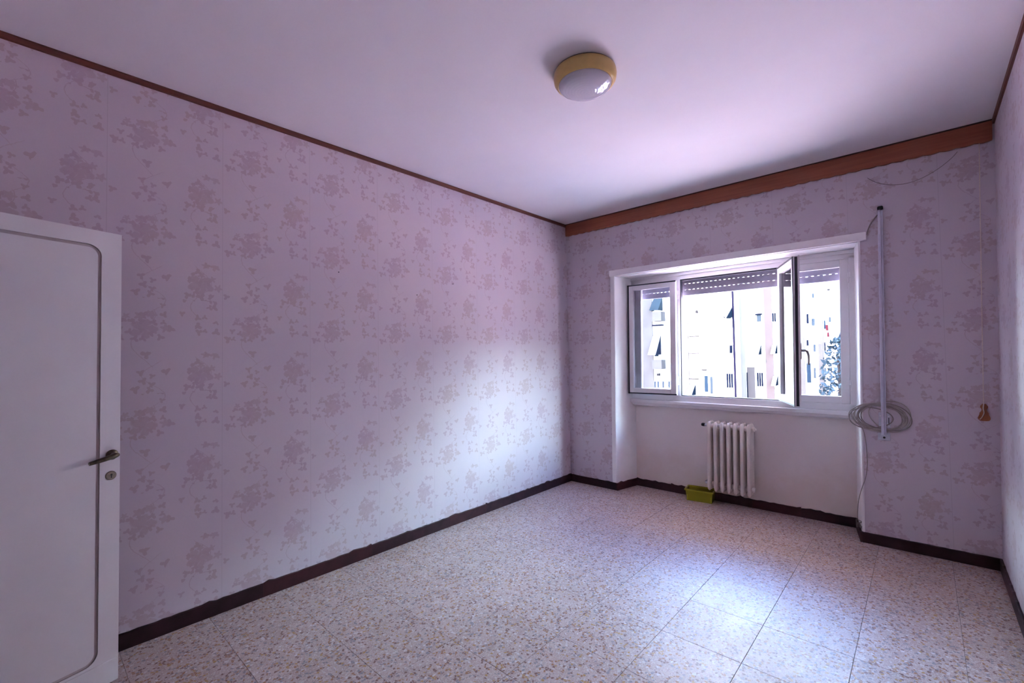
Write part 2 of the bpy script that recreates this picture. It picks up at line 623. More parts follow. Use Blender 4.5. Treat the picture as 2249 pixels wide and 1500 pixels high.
def thing(name, loc, label, cat, group=None):
    o = bpy.data.objects.new(name, None)
    o.empty_display_size = 0.1
    col.objects.link(o)
    o.location = loc
    ORIG[o.name] = Vector(loc)
    return tag(o, label, cat, group)


def root(name, loc=(0, 0, 0)):
    o = bpy.data.objects.new(name, None)
    col.objects.link(o)
    o.location = loc
    ORIG[o.name] = Vector(loc)
    o['kind'] = 'structure'
    return o


ST = {'kind': 'structure'}

# ------------------------------------------------------------------ shell
MB().box(-0.25, 0.0, YB - 0.2, 4.95, -0.1, H + 0.2).build('wall_left', 'paper_left', props=ST)
# right wall leans out a little towards the ceiling
MB().add([(WF, YB - 0.2, -0.02), (WF + 0.3, YB - 0.2, -0.02), (WF + 0.3, 4.95, -0.02), (WF, 4.95, -0.02),
          (WC, YB - 0.2, H + 0.02), (WC + 0.3, YB - 0.2, H + 0.02), (WC + 0.3, 4.95, H + 0.02), (WC, 4.95, H + 0.02)],
         [(0, 3, 2, 1), (4, 5, 6, 7), (0, 1, 5, 4), (2, 3, 7, 6), (0, 4, 7, 3), (1, 2, 6, 5)]).build('wall_right', 'paper_left', props=ST)
MB().box(-0.25, 4.0, -1.9, 4.99, H, H + 0.25).build('ceiling', 'ceiling', props=ST)
# window wall with the splayed niche that reaches down to the floor
XLO, XLI, XRO, XRI = 0.603, 0.676, 2.748, 2.690
MB(wp).prism([(-0.24, 0), (XLO, 0), (XLI, NB), (XLI, -0.45), (-0.24, -0.45)], -0.1, H + 0.1).build('wall_window_left', 'paper_win', props=ST)
MB(wp).prism([(XRO, 0), (3.85, 0), (3.85, -0.45), (XRI, -0.45), (XRI, NB)], -0.1, H + 0.1).build('wall_window_right', 'paper_win', props=ST)
MB(wp).box(XLO, XRO, -0.335, 0.0, LZ, H + 0.1).build('wall_window_top', 'paper_win', props=ST)
MB(wp).box(XLO - 0.2, XRO + 0.2, -0.47, -0.40, 2.27, H + 0.1).build('wall_shutter_box', 'plaster', props=ST)
MB().box(-1.2, 2.9, 4.94, 6.40, 2.98, 3.16).build('ceiling_added_overhang', 'concrete', props=ST)  # added unseen slab, keeps high sky light off the floor near the window
# plastered niche: back below the sill, splayed reveals, soffit
MB(wp).box(XLI - 0.15, XRI + 0.15, -0.46, NB, -0.1, 0.965).build('wall_niche', 'niche', props=ST)
t_ = 0.006
MB(wp).prism([(XLO, 0.004), (XLO + t_, -0.002), (XLI + t_, NB), (XLI + t_, -0.34), (XLI, -0.34), (XLI - 0.002, NB)], 0.0, LZ).build('wall_reveal_left', 'plaster', props=ST)
MB(wp).prism([(XRO, 0.004), (XRO - t_, -0.002), (XRI - t_, NB), (XRI - t_, -0.34), (XRI, -0.34), (XRI + 0.002, NB)], 0.0, LZ).build('wall_reveal_right', 'plaster', props=ST)
MB(wp).box(XLO, XRO, -0.335, 0.0, LZ - 0.006, LZ + 0.001).build('wall_soffit', 'plaster', props=ST)
# back wall with the doorway the open door belongs to, and the dark passage behind it
bw = MB()
bw.box(-0.25, 0.50, YB - 0.12, YB, -0.1, H + 0.1)
bw.box(1.33, 3.9, YB - 0.12, YB, -0.1, H + 0.1)
bw.box(0.49, 1.34, YB - 0.12, YB, 2.13, H + 0.1)
bw.build('wall_back', 'plaster', props=ST)
pw_ = MB()
pw_.box(-0.25, -0.2, -1.9, YB - 0.1, -0.1, H + 0.1)
pw_.box(3.85, 3.9, -1.9, YB - 0.1, -0.1, H + 0.1)
pw_.box(-0.25, 3.9, -1.95, -1.88, -0.1, H + 0.1)
pw_.build('wall_passage', 'plaster', props=ST)
dc = MB()
for x0, x1 in ((0.42, 0.495), (1.335, 1.41)):
    dc.cbox(x0, x1, YB - 0.001, YB + 0.018, 0.0, 2.20, 0.004)
dc.cbox(0.495, 1.335, YB - 0.001, YB + 0.018, 2.135, 2.20, 0.004)
dc.build('trim_3', 'doorpaint', props=ST)

# floor: screed plus 40 cm terrazzo tiles, each its own slab
floor = MB().box(-0.25, 4.0, -1.95, 4.99, -0.12, -0.004).build('floor', 'grout', props=ST)
TX0, TY0, TS = 0.0429, -0.0314, 0.4
tile_mesh = {}


def tile(x0, x1, y0, y1, gap=0.0007):
    key = (round(x1 - x0, 4), round(y1 - y0, 4))
    if key not in tile_mesh:
        a, b = (x1 - x0) / 2 - gap, (y1 - y0) / 2 - gap
        c = 0.0008
        vs = [(sx * a, sy * b, -0.006) for sx, sy in ((-1, -1), (1, -1), (1, 1), (-1, 1))]
        vs += [(sx * a, sy * b, -c) for sx, sy in ((-1, -1), (1, -1), (1, 1), (-1, 1))]
        vs += [(sx * (a - c), sy * (b - c), 0) for sx, sy in ((-1, -1), (1, -1), (1, 1), (-1, 1))]
        fs = [(8, 9, 10, 11)]
        for k in range(4):
            k2 = (k + 1) % 4
            fs += [(k, k2, k2 + 4, k + 4), (k + 4, k2 + 4, k2 + 8, k + 8)]
        me = bpy.data.meshes.new('floor_tile')
        me.from_pydata(vs, [], fs)
        me.materials.append(M['terrazzo'])
        tile_mesh[key] = me
    o = bpy.data.objects.new('floor_tile', tile_mesh[key])
    col.objects.link(o)
    o.parent = floor
    o.location = ((x0 + x1) / 2, (y0 + y1) / 2, random.uniform(-0.0004, 0.0))
    return o


xs = [0.0] + [TX0 + TS * k for k in range(1, 9)] + [WF]
ys = [YB] + [TY0 + TS * k for k in range(-1, 12)]
for i in range(len(xs) - 1):
    for j in range(len(ys) - 1):
        tile(xs[i], xs[i + 1], ys[j], ys[j + 1])
# last row: to the window wall, and into the niche
y_l = ys[-1]
for i in range(len(xs) - 1):
    xm0, xm1 = max(xs[i], 0.60), min(xs[i + 1], 2.75)
    if y_l < D0:
        tile(xs[i], xs[i + 1], y_l, 4.46)
    if xm1 - xm0 > 0.02:
        tile(xm0, xm1, 4.46 if y_l < D0 else y_l, 4.80)


# ------------------------------------------------------------------ baseboards: dark tiles with a ragged painted top edge
def base_run(parent, A, B, nrm, h0, cuts, mats, t=0.012, rag=0.003, seed=1):
    """dark skirting from A to B (floor points), room side along nrm; pieces split at the cuts (0..1)"""
    rnd = random.Random(seed)
    A, B, nrm = Vector(A), Vector(B), Vector(nrm)
    L = (B - A).length
    cs = [0.0] + list(cuts) + [1.0]
    for k in range(len(cs) - 1):
        n = max(3, int((cs[k + 1] - cs[k]) * L / 0.035))
        vs, fs = [], []
        g = 0.0002 / L
        for i in range(n + 1):
            s = cs[k] + g + (cs[k + 1] - cs[k] - 2 * g) * i / n
            p = A + (B - A) * s
            top = h0 + rnd.uniform(-rag, rag) * 0.5 + (rag * 1.6 if rnd.random() < 0.12 else 0.0)
            for q, z in ((p - nrm * 0.001, 0.0), (p + nrm * t, 0.0), (p + nrm * t, top - 0.004), (p + nrm * (t - 0.004), top), (p - nrm * 0.001, top)):
                vs.append((q.x, q.y, z))
        for i in range(n):
            for j in range(5):
                j2 = (j + 1) % 5
                fs.append((i * 5 + j, i * 5 + j2, (i + 1) * 5 + j2, (i + 1) * 5 + j))
        fs.append((0, 1, 2, 3, 4))
        fs.append(tuple(n * 5 + j for j in (4, 3, 2, 1, 0)))
        MB().add(vs, fs).build('skirting_tile', mats[k % len(mats)], parent)


bl = root('baseboard_left')
cuts_l = [0.155, 0.31, 0.465, 0.62, 0.712, 0.86]
base_run(bl, (0, YB, 0), (0, D0, 0), (1, 0, 0), 0.084, cuts_l, ['base', 'base', 'base2', 'base', 'base2', 'base', 'base'], rag=0.005)
bwn = root('baseboard_window')


def wpt(x, off):
    p = wp(x, off, 0.0)
    return (p[0], p[1], 0.0)


base_run(bwn, wpt(0.012, 0), wpt(XLO + 0.004, 0), (0, -1, 0), 0.080, [], ['base'], seed=2)
nl = Vector((0.32, 0.073, 0)).normalized()
base_run(bwn, wpt(XLO + t_, 0.012), wpt(XLI + t_, NB), (nl.x, -nl.y, 0), 0.080, [], ['base2'], seed=3, rag=0.006)
base_run(bwn, wpt(XLI + 0.012, NB), wpt(XRI - 0.012, NB), (0, -1, 0), 0.080, [0.2, 0.4, 0.6, 0.8], ['base', 'base2'], seed=4, rag=0.006)
nr = Vector((-0.32, -0.058, 0)).normalized()
base_run(bwn, wpt(XRI - t_, NB), wpt(XRO - t_, 0.012), (nr.x, nr.y, 0), 0.080, [], ['base2'], seed=5, rag=0.006)
base_run(bwn, wpt(XRO - 0.008, 0), wpt(WF - 0.002, 0), (0, -1, 0), 0.080, [], ['base'], seed=6)
br_ = root('baseboard_right')
base_run(br_, (WF, YB, 0), (WF, D0 + SL * WF - 0.012, 0), (-1, 0, 0), 0.082, [0.2, 0.4, 0.6, 0.8], ['base', 'base2'], seed=8)

# ------------------------------------------------------------------ ceiling trims
MB().extrude_y([(0.0, H), (0.012, H), (0.016, H - 0.010), (0.012, H - 0.030), (0.0, H - 0.032)], YB, D0 - 0.02).build('trim_1', 'trimwood', props=ST)
xr = WC - 0.0005
MB().extrude_y([(xr, H), (xr - 0.012, H), (xr - 0.016, H - 0.010), (xr - 0.012, H - 0.026), (xr - 0.0005, H - 0.028)], YB, D0 + SL * 3.5 - 0.004).build('trim_2', 'trimwood', props=ST)

# pelmet board with a scalloped lower edge
px0, px1 = 0.004, 3.478
prof = []
n_sc = 40
pts_low = []
for i in range(n_sc * 4 + 1):
    s = i / (n_sc * 4)
    x = px0 + (px1 - px0) * s
    ph = (s * n_sc) % 1.0
    z = 2.912 - 0.007 * abs(math.sin(math.pi * ph)) + 0.003
    pts_low.append((x, z))
pel = thing('curtain_pelmet', wp(1.74, 0.0, H), 'long reddish-brown wooden pelmet board with scalloped lower edge above the window', 'pelmet')
pm = MB(wp)
vs, fs = [], []
for x, z in pts_low:
    vs += [(x, 0.004, z), (x, 0.022, z), (x, 0.022, H - 0.008), (x, 0.004, H - 0.008)]
n = len(pts_low)
for i in range(n - 1):
    for j in range(4):
        j2 = (j + 1) % 4
        fs.append((4 * i + j, 4 * i + j2, 4 * i + 4 + j2, 4 * i + 4 + j))
fs += [(0, 1, 2, 3), (4 * n - 1, 4 * n - 2, 4 * n - 3, 4 * n - 4)]
pm.add(vs, fs).build('board', 'pelmet', pel)
MB(wp).box(px0, px1, 0.0, 0.030, H - 0.008, H - 0.0005).build('top_strip', 'pelmet_dark', pel)
MB(wp).box(px0 + 0.05, px1 - 0.02, 0.0, 0.005, H - 0.07, H - 0.03).build('curtain_rail', 'steel', pel)

# ------------------------------------------------------------------ casing around the niche
MB(wp).cbox(0.556, 2.797, -0.004, 0.030, LZ, 2.418, 0.003).build('trim_4', 'plaster', props=ST)
MB(wp).cbox(XLO - 0.047, XLO + 0.003, -0.002, 0.006, 0.075, LZ + 0.002, 0.003).build('trim_5', 'plaster', props=ST)
MB(wp).cbox(XRO - 0.003, XRO + 0.010, -0.002, 0.005, 0.075, LZ + 0.002, 0.002).build('trim_6', 'plaster', props=ST)

# ------------------------------------------------------------------ window: fixed frame, mullions, four leaves
FI, FO = -0.262, -0.322      # frame faces
Z0, Z1 = 0.985, LZ - 0.006
W0, W1 = XLI - 0.012, XRI + 0.010
window = root('window_1', wp(1.7, -0.3, 1.0))


def wbox(x0, x1, o0, o1, z0, z1, name, mat='white', parent=None, c=0.003):
    return MB(wp).cbox(x0, x1, o0, o1, z0, z1, c).build(name, mat, parent or window)


wbox(W0, W1, FO, FI, 2.272, Z1 - 0.0, 'frame_head')
wbox(W0, W1, FO, FI + 0.012, 2.315, Z1 - 0.001, 'frame_moulding')
wbox(W0, W1, FO, FI, Z0, 1.042, 'frame_bottom')
wbox(W0, W0 + 0.055, FO, FI, 1.0, 2.30, 'jamb')
wbox(2.655, W1, FO, FI, 1.0, 2.30, 'jamb')
MX = (1.203, 2.182)           # mullion centres
for mx_ in MX:
    wbox(mx_ - 0.022, mx_ + 0.022, FO, FI, 1.02, 2.28, 'mullion')
# black seal round the open middle bay
sl = MB(wp)
sl.box(MX[0] + 0.020, MX[0] + 0.030, FO + 0.01, FI - 0.006, 1.036, 2.276)
sl.box(MX[1] - 0.030, MX[1] - 0.020, FO + 0.01, FI - 0.006, 1.036, 2.276)
sl.box(MX[0], MX[1], FO + 0.01, FI - 0.006, 1.036, 1.050)
sl.box(MX[0], MX[1], FO + 0.01, FI - 0.006, 2.258, 2.276)
sl.build('seal', 'gasket', window)
# inner sill board with a small moulding under its nose
sb = MB(wp)
sb.extrude_x([(-0.34, 0.962), (-0.34, 0.985), (-0.236, 0.985), (-0.230, 0.979), (-0.230, 0.950), (-0.236, 0.944), (-0.34, 0.944)], XLI - 0.020, XRI + 0.016)
sb.build('sill', 'white', window)
MB(wp).extrude_x([(NB - 0.01, 0.944), (-0.252, 0.944), (-0.256, 0.925), (-0.275, 0.912), (NB - 0.01, 0.908)], XLI - 0.006, XRI + 0.002).build('sill_moulding', 'white', window)
MB(wp).box(XLI - 0.1, XRI + 0.1, -0.52, -0.33, 0.93, 0.985).build('outer_sill', 'plaster', window)

LEAF_H = (1.050, 2.262)


def leaf(hx, ho, width, ang, side, name_props, handle=False, stile=0.062, th=0.044, zr=LEAF_H):
    """one casement. hx, ho: hinge line; side=+1 extends to +x when closed, -1 to -x; ang: swing into the room in degrees"""
    a = math.radians(ang)

    def xf(u, w, z):
        # u along the leaf from the hinge, w: 0 at the inner (room) face when shut, negative outwards
        x, o = side * u, w
        ca, sa = math.cos(a), math.sin(a)
        # rotate so that the free edge swings into the room (positive off)
        return wp(hx + x * ca - side * o * sa, ho + o * ca + side * x * sa, z)

    z0, z1 = zr
    lf = MB(xf)
    lf.cbox(0, stile, -th, 0, z0, z1, 0.004)
    lf.cbox(width - stile, width, -th, 0, z0, z1, 0.004)
    lf.cbox(stile - 0.001, width - stile + 0.001, -th, 0, z0, z0 + 0.062, 0.004)
    lf.cbox(stile - 0.001, width - stile + 0.001, -th, 0, z1 - 0.062, z1, 0.004)
    # overlap lip that covers the joint on the room face
    lf.cbox(width - 0.002, width + 0.012, -0.012, 0.0, z0 - 0.004, z1 + 0.004, 0.002)
    o = lf.build('leaf', 'white', window)
    gp = MB(xf)
    gp.box(stile - 0.004, width - stile + 0.004, -th / 2 - 0.002, -th / 2 + 0.002, z0 + 0.058, z1 - 0.058)
    gp.build('pane', 'glass', o)
    gk = MB(xf)
    gk.box(-0.004, width + 0.001, -th - 0.004, -th + 0.0005, z0 + 0.002, z0 + 0.014)
    gk.box(-0.004, width + 0.001, -th - 0.004, -th + 0.0005, z1 - 0.014, z1 - 0.002)
    gk.box(width - 0.016, width - 0.002, -th - 0.004, -th + 0.0005, z0, z1)
    if ang > 1:
        gk.box(width - 0.001, width + 0.003, -0.032, -0.014, z0 + 0.006, z1 - 0.006)
    gk.build('gasket', 'gasket', o)
    for hz in (1.20, 2.11):
        hb = MB(xf)
        hb.tube([(-0.004, 0.008, hz - 0.045), (-0.004, 0.008, hz - 0.003)], 0.009, 8)
        hb.tube([(-0.004, 0.008, hz + 0.003), (-0.004, 0.008, hz + 0.045)], 0.009, 8)
        hb.build('hinge', 'white', o, smooth=True)
    if handle:
        hh = MB(xf)
        u0 = width - 0.034
        hh.cbox(u0 - 0.014, u0 + 0.014, 0.0, 0.014, 1.43, 1.56, 0.004)
        hh.tube([(u0, 0.010, 1.50), (u0, 0.040, 1.502), (u0, 0.056, 1.492), (u0, 0.064, 1.465), (u0, 0.066, 1.43), (u0, 0.064, 1.385)],
                [0.011, 0.011, 0.010, 0.009, 0.008, 0.007], 8)
        hh.build('handle', 'greyhandle', o, smooth=True)
    return o


GAP = 0.004
leaf(W0 + 0.055, FI, MX[0] - 0.022 - (W0 + 0.055), 0, +1, None, zr=(1.0422, 2.2718))                 # left bay, shut
leaf(2.655, FI, 2.655 - (MX[1] + 0.022), 0, -1, None, zr=(1.0422, 2.2718))                           # right bay, shut
leaf(MX[0] - 0.006, FI + 0.012, 0.533, 176.5, +1, None)                           # middle, folded back over the left bay
leaf(MX[1] - 0.008, FI + 0.012, 0.535, 113.5, -1, None, handle=True)             # middle, standing open

# roller shutter let down a little, light slots between the slats
shut = thing('roller_shutter', wp(1.70, -0.37, 2.105), 'grey roller shutter slats with rows of light slots, rolled almost up outside the window', 'shutter')
for k in range(4):
    zb = 2.108 + 0.065 * k
    sm = MB(wp)
    sm.cbox(XLI + 0.001, XRI - 0.001, -0.382, -0.368, zb + 0.0, zb + 0.0585, 0.003)
    x = XLI + 0.001
    while x < XRI - 0.03:
        sm.box(x, x + 0.0265, -0.379, -0.371, zb + 0.0575, zb + 0.066)
        x += 0.044
    sm.build('slat', 'shutter', shut)

# ------------------------------------------------------------------ radiator: seven cast sections
rx0, rsec, roff = 1.505, 0.060, -0.215
rad = thing('radiator', wp(rx0 + 0.21, roff, 0.14), 'cream cast-iron radiator with seven columns hung under the window sill', 'radiator')


def column(mb, cx, co, z0, z1, rx, ro):
    prof = []
    n = 7
    for i in range(n):
        a = -math.pi / 2 + (math.pi / 2) * i / (n - 1)
        prof.append((math.cos(a), z0 + 0.035 + 0.035 * math.sin(a)))
    for i in range(n):
        a = (math.pi / 2) * i / (n - 1)
        prof.append((math.cos(a), z1 - 0.035 + 0.035 * math.sin(a)))
    seg = 12
    vs, fs = [], []
    for r, z in prof:
        r = max(r, 0.02)
        for k in range(seg):
            t = 2 * math.pi * k / seg
            vs.append((cx + rx * r * math.cos(t), co + ro * r * math.sin(t), z))
    for i in range(len(prof) - 1):
        for k in range(seg):
            k2 = (k + 1) % seg
            fs.append((i * seg + k, i * seg + k2, (i + 1) * seg + k2, (i + 1) * seg + k))
    fs += [tuple(reversed(range(seg))), tuple((len(prof) - 1) * seg + k for k in range(seg))]
    mb.add(vs, fs)


sec_me = None
for i in range(7):
    cx_ = rx0 + rsec * (i + 0.5)
    if sec_me is None:
        mb = MB(wp)
        for co in (roff + 0.050, roff, roff - 0.050):
            column(mb, cx_, co, 0.135, 0.815, 0.0180, 0.021)
        for zc in (0.195, 0.765):
            mb.cbox(cx_ - 0.012, cx_ + 0.012, roff - 0.05, roff + 0.05, zc - 0.032, zc + 0.032, 0.010)
            mb.tube([(cx_ - 0.031, roff, zc), (cx_ + 0.031, roff, zc)], 0.026, 12)
        o = mb.build('section', 'enamel', rad, smooth=True)
        sec_me = o
    else:
        o = sec_me.copy()
        col.objects.link(o)
        o.parent = rad
        o.location = Vector((rsec * i, SL * rsec * i, 0))
# valve with black knob, return elbow, vent plug
vb = MB(wp)
vb.tube([(rx0 + 0.01, roff, 0.765), (rx0 - 0.025, roff, 0.768)], 0.014, 10)
vb.tube([(rx0 - 0.018, roff, 0.768), (rx0 - 0.018, NB - 0.01, 0.768)], 0.010, 10)
vo_ = vb.build('valve', 'steel', rad, smooth=True)
MB(wp).lathe([(0.004, 0.0), (0.013, 0.003), (0.017, 0.012), (0.017, 0.030), (0.010, 0.036)], (rx0 - 0.060, roff, 0.770), 14, 'X').build('valve_knob', 'black', rad, smooth=True)
rb = MB(wp)
rb.tube([(rx0 + 0.01, roff, 0.195), (rx0 - 0.022, roff, 0.196), (rx0 - 0.030, roff - 0.02, 0.196), (rx0 - 0.032, NB - 0.01, 0.196)], 0.010, 10)
rb.lathe([(0.013, -0.012), (0.015, 0.0), (0.013, 0.012)], (rx0 - 0.014, roff, 0.196), 10, 'X')
rb.build('return_elbow', 'steel', rad, smooth=True)
MB(wp).lathe([(0.022, 0.0), (0.022, 0.010), (0.012, 0.012), (0.009, 0.024)], (rx0 + 7 * rsec - 0.004, roff, 0.765), 12, 'X').build('vent_plug', 'enamel', rad, smooth=True)
MB(wp).lathe([(0.022, 0.0), (0.022, 0.010), (0.012, 0.012)], (rx0 + 7 * rsec - 0.004, roff, 0.195), 12, 'X').build('blank_plug', 'enamel', rad, smooth=True)
for hx_ in (rx0 + 0.09, rx0 + 0.33):
    hk = MB(wp)
    hk.box(hx_ - 0.006, hx_ + 0.006, NB - 0.01, roff - 0.02, 0.722, 0.735)
    hk.build('wall_bracket', 'enamel', rad)

# ------------------------------------------------------------------ lime box on the floor
ba = math.radians(8.0)
bx_, by_ = 1.318, 4.598
bh, bl_, bd_ = 0.118, 0.235, 0.125


def bxf(u, w, z):
    """u along the front, w to the back"""
    return (bx_ + u * math.cos(ba) - w * math.sin(ba), by_ + u * math.sin(ba) + w * math.cos(ba), z)


box = thing('storage_box', bxf(bl_ / 2, bd_ / 2, 0.0), 'small open lime-green translucent plastic box on the floor beside the radiator', 'box')


def tub(g, z, flare):
    return [(-g - flare, -g - flare, z), (bl_ + g + flare, -g - flare, z), (bl_ + g + flare, bd_ + g + flare, z), (-g - flare, bd_ + g + flare, z)]


tb = MB(bxf)
vs = tub(0, 0.001, 0) + tub(0, bh - 0.012, 0.010) + tub(-0.003, bh - 0.012, 0.010) + tub(-0.003, 0.005, 0)
fs = [(3, 2, 1, 0), (12, 13, 14, 15)]
for k in range(4):
    k2 = (k + 1) % 4
    fs += [(k, k2, k2 + 4, k + 4), (k + 4, k2 + 4, k2 + 8, k + 8), (k + 8, k2 + 8, k2 + 12, k + 12)]
tb.add(vs, fs).build('tub', 'lime', box)
rm = MB(bxf)
vs = tub(-0.002, bh - 0.014, 0.010) + tub(0.010, bh - 0.014, 0.010) + tub(0.010, bh, 0.010) + tub(-0.002, bh, 0.010)
fs = []
for k in range(4):
    k2 = (k + 1) % 4
    for j in range(4):
        j2 = (j + 1) % 4
        fs.append((4 * j + k, 4 * j + k2, 4 * j2 + k2, 4 * j2 + k))
rm.add(vs, fs).build('rim', 'limerim', box)
for u_ in (0.004, bl_ - 0.004):
    MB(bxf).cbox(u_ - 0.006, u_ + 0.006, -0.006, 0.004, 0.006, bh - 0.016, 0.002).build('corner_rib', 'limerim', box)
it = MB(bxf)
it.cbox(0.074, 0.106, 0.012, 0.044, 0.008, 0.048, 0.005)
tag(it.build('plastic_cap', 'whiteplastic', loc=bxf(0.09, 0.03, 0.008)), 'small white plastic cap lying in the lime-green box', 'cap')
MB_ = MB(bxf)
MB_.lathe([(0.013, 0.0), (0.017, 0.003), (0.017, 0.030), (0.011, 0.036), (0.009, 0.042)], (0.132, 0.028, 0.008), 16)
tag(MB_.build('small_bottle', 'black', loc=bxf(0.132, 0.028, 0.008), smooth=True), 'small black bottle standing in the lime-green box', 'bottle')

# ------------------------------------------------------------------ ceiling light
LC = (1.812, 2.085)
lamp = thing('ceiling_light', (LC[0], LC[1], H), 'round ceiling light with mustard metal ring and pressed glass bowl', 'lamp')
MB().lathe([(0.10, H - 0.005), (0.163, H - 0.005), (0.168, H - 0.010), (0.171, H - 0.030), (0.168, H - 0.052), (0.158, H - 0.068), (0.148, H - 0.074), (0.142, H - 0.072), (0.142, H - 0.060)],
           (LC[0], LC[1], 0), 64).build('ring', 'lampring', lamp, smooth=True)
MB().lathe([(0.160, H + 0.0005), (0.164, H - 0.005)], (LC[0], LC[1], 0), 48).build('mounting_gasket', 'black', lamp)
gl = [(0.143, H - 0.062), (0.1425, H - 0.076)]
for i in range(1, 9):
    a = (math.pi / 2) * i / 8
    gl.append((max(0.004, 0.1425 * math.cos(a)), H - 0.076 - 0.040 * math.sin(a)))
MB().lathe(gl, (LC[0], LC[1], 0), 64).build('glass_bowl', 'lampglass', lamp, smooth=True)

# ------------------------------------------------------------------ door standing open along the left wall
DA = math.radians(16.6)
DP = Vector((0.275, 0.335, 0.0))
dd = Vector((math.sin(DA), -math.cos(DA), 0))
dn = Vector((math.cos(DA), math.sin(DA), 0))


def dxf(u, w, z):
    """u from the free edge to the hinge, w out of the room-side face"""
    p = DP + dd * u + dn * w
    return (p.x, p.y, z)


DW, DT, DH = 0.80, 0.042, 2.119
door = root('door_1', dxf(0.4, -0.02, 0.008))
gz0, gz1, gu0, gu1, gr, gw = 0.122, 2.050, 0.077, DW - 0.077, 0.052, 0.014


def rrect(u0, u1, z0, z1, r, seg=8):
    pts = []
    for (cu, cz, a0) in ((u1 - r, z1 - r, 0), (u0 + r, z1 - r, 90), (u0 + r, z0 + r, 180), (u1 - r, z0 + r, 270)):
        for i in range(seg + 1):
            a = math.radians(a0 + 90.0 * i / seg)
            pts.append((cu + r * math.cos(a), cz + r * math.sin(a)))
    return pts


outer = rrect(gu0, gu1, gz0, gz1, gr)
inner = rrect(gu0 + gw, gu1 - gw, gz0 + gw, gz1 - gw, gr - gw)
N = len(outer)
corners = [(DW, DH), (0, DH), (0, 0.008), (DW, 0.008)]
slab = MB(dxf)
vs = [(u, 0.0, z) for u, z in outer] + [(u, 0.0, z) for u, z in inner] + [(u, 0.0, z) for u, z in corners]
fs = [tuple(range(N, 2 * N))]
cb = 2 * N
q4 = N // 4
for k in range(4):
    for i in range(k * q4, (k + 1) * q4 - 1):
        fs.append((cb + k, i, i + 1))
    fs.append((cb + k, (k + 1) * q4 - 1, ((k + 1) * q4) % N, cb + (k + 1) % 4))
# sides and back
b2 = len(vs)
vs += [(u, 0.0, z) for u, z in corners] + [(u, -DT, z) for u, z in corners]
for k in range(4):
    k2 = (k + 1) % 4
    fs.append((b2 + k, b2 + k2, b2 + 4 + k2, b2 + 4 + k))
fs.append((b2 + 7, b2 + 6, b2 + 5, b2 + 4))
slab.add(vs, fs).build('slab', 'doorpaint', door)
gv = [(u, w, z) for pts, w in ((outer, 0.0), (outer, -0.008), (inner, -0.008), (inner, 0.0)) for u, z in pts]
MB(dxf).add(gv, [(i + j * N, (i + 1) % N + j * N, (i + 1) % N + (j + 1) * N, i + (j + 1) * N) for j in range(3) for i in range(N)]).build('groove', 'groove', door)
MB(dxf).cbox(0.002, DW - 0.002, 0.0002, 0.0070, 0.009, 0.112, 0.0015).build('kick_board', 'doorpaint', door)
hd = MB(dxf)
hd.lathe([(0.024, 0.0), (0.024, 0.005), (0.018, 0.009), (0.010, 0.010), (0.010, 0.036)], (0.032, 0.0, 1.064), 20, 'Y')
hd.tube([(0.026, 0.040, 1.066), (0.036, 0.046, 1.065), (0.060, 0.049, 1.060), (0.095, 0.050, 1.053), (0.135, 0.050, 1.046)], [0.010, 0.012, 0.0115, 0.010, 0.008], 10)
hd.build('handle', 'bronze', door, smooth=True)
lk = MB(dxf)
lk.lathe([(0.021, 0.0), (0.021, 0.003), (0.018, 0.006)], (0.035, 0.0, 0.967), 24, 'Y')
lko = lk.build('escutcheon', 'bronze_lt', door, smooth=True)
kh = MB(dxf)
kh.lathe([(0.0045, 0.0), (0.0045, 0.0068)], (0.035, 0.0, 0.971), 12, 'Y')
kh.box(0.0328, 0.0372, 0.0, 0.0068, 0.956, 0.971)
kh.build('keyhole', 'black', lko)
for hz in (0.25, 1.06, 1.87):
    MB(dxf).tube([(DW + 0.006, 0.006, hz - 0.05), (DW + 0.006, 0.006, hz + 0.05)], 0.008, 8).build('hinge', 'bronze_lt', door, smooth=True)

# ------------------------------------------------------------------ things on the window wall
pole = thing('antenna_pole', wp(2.883, 0.02, 0.806), 'tall grey aluminium pole with black cap fixed upright beside the window', 'pole')
c_ = MB(wp)
c_.cbox(2.868, 2.886, 0.012, 0.036, 0.850, 2.575, 0.003)
c_.cbox(2.8855, 2.898, 0.012, 0.026, 0.850, 2.575, 0.003)
c_.build('shaft', 'alu', pole)
MB(wp).cbox(2.866, 2.900, 0.004, 0.040, 2.566, 2.596, 0.006).build('cap', 'black', pole)
pb = MB(wp)
for x0 in (2.852, 2.902):
    pb.cbox(x0, x0 + 0.020, 0.0005, 0.006, 0.90, 1.018, 0.002)
pb.box(2.852, 2.922, 0.0005, 0.004, 0.925, 0.945)
po = pb.build('bracket', 'steel', pole)
for x0 in (2.862, 2.912):
    for z_ in (0.918, 0.990):
        MB(wp).lathe([(0.005, 0.0), (0.005, 0.004), (0.002, 0.005)], (x0, 0.006, z_), 8, 'Y').build('screw', 'whiteplastic', po)
MB(wp).box(2.909, 2.915, 0.0062, 0.0066, 0.925, 0.98).build('slot', 'gasket', po)
fp = MB(wp)
fp.cbox(2.846, 2.920, 0.0005, 0.008, 0.806, 0.862, 0.003)
fp.box(2.864, 2.902, 0.006, 0.040, 0.846, 0.853)
fo = fp.build('foot_plate', 'steel', pole)
MB(wp).lathe([(0.008, 0.0), (0.008, 0.003), (0.004, 0.004)], (2.884, 0.008, 0.828), 10, 'Y').build('screw', 'black', fo)

# cable coil hung on the pole bracket, with its tail down to the floor
coil = thing('cable_coil', wp(2.88, 0.03, 0.86), 'loose coil of grey antenna cable hanging on the pole bracket', 'cable')


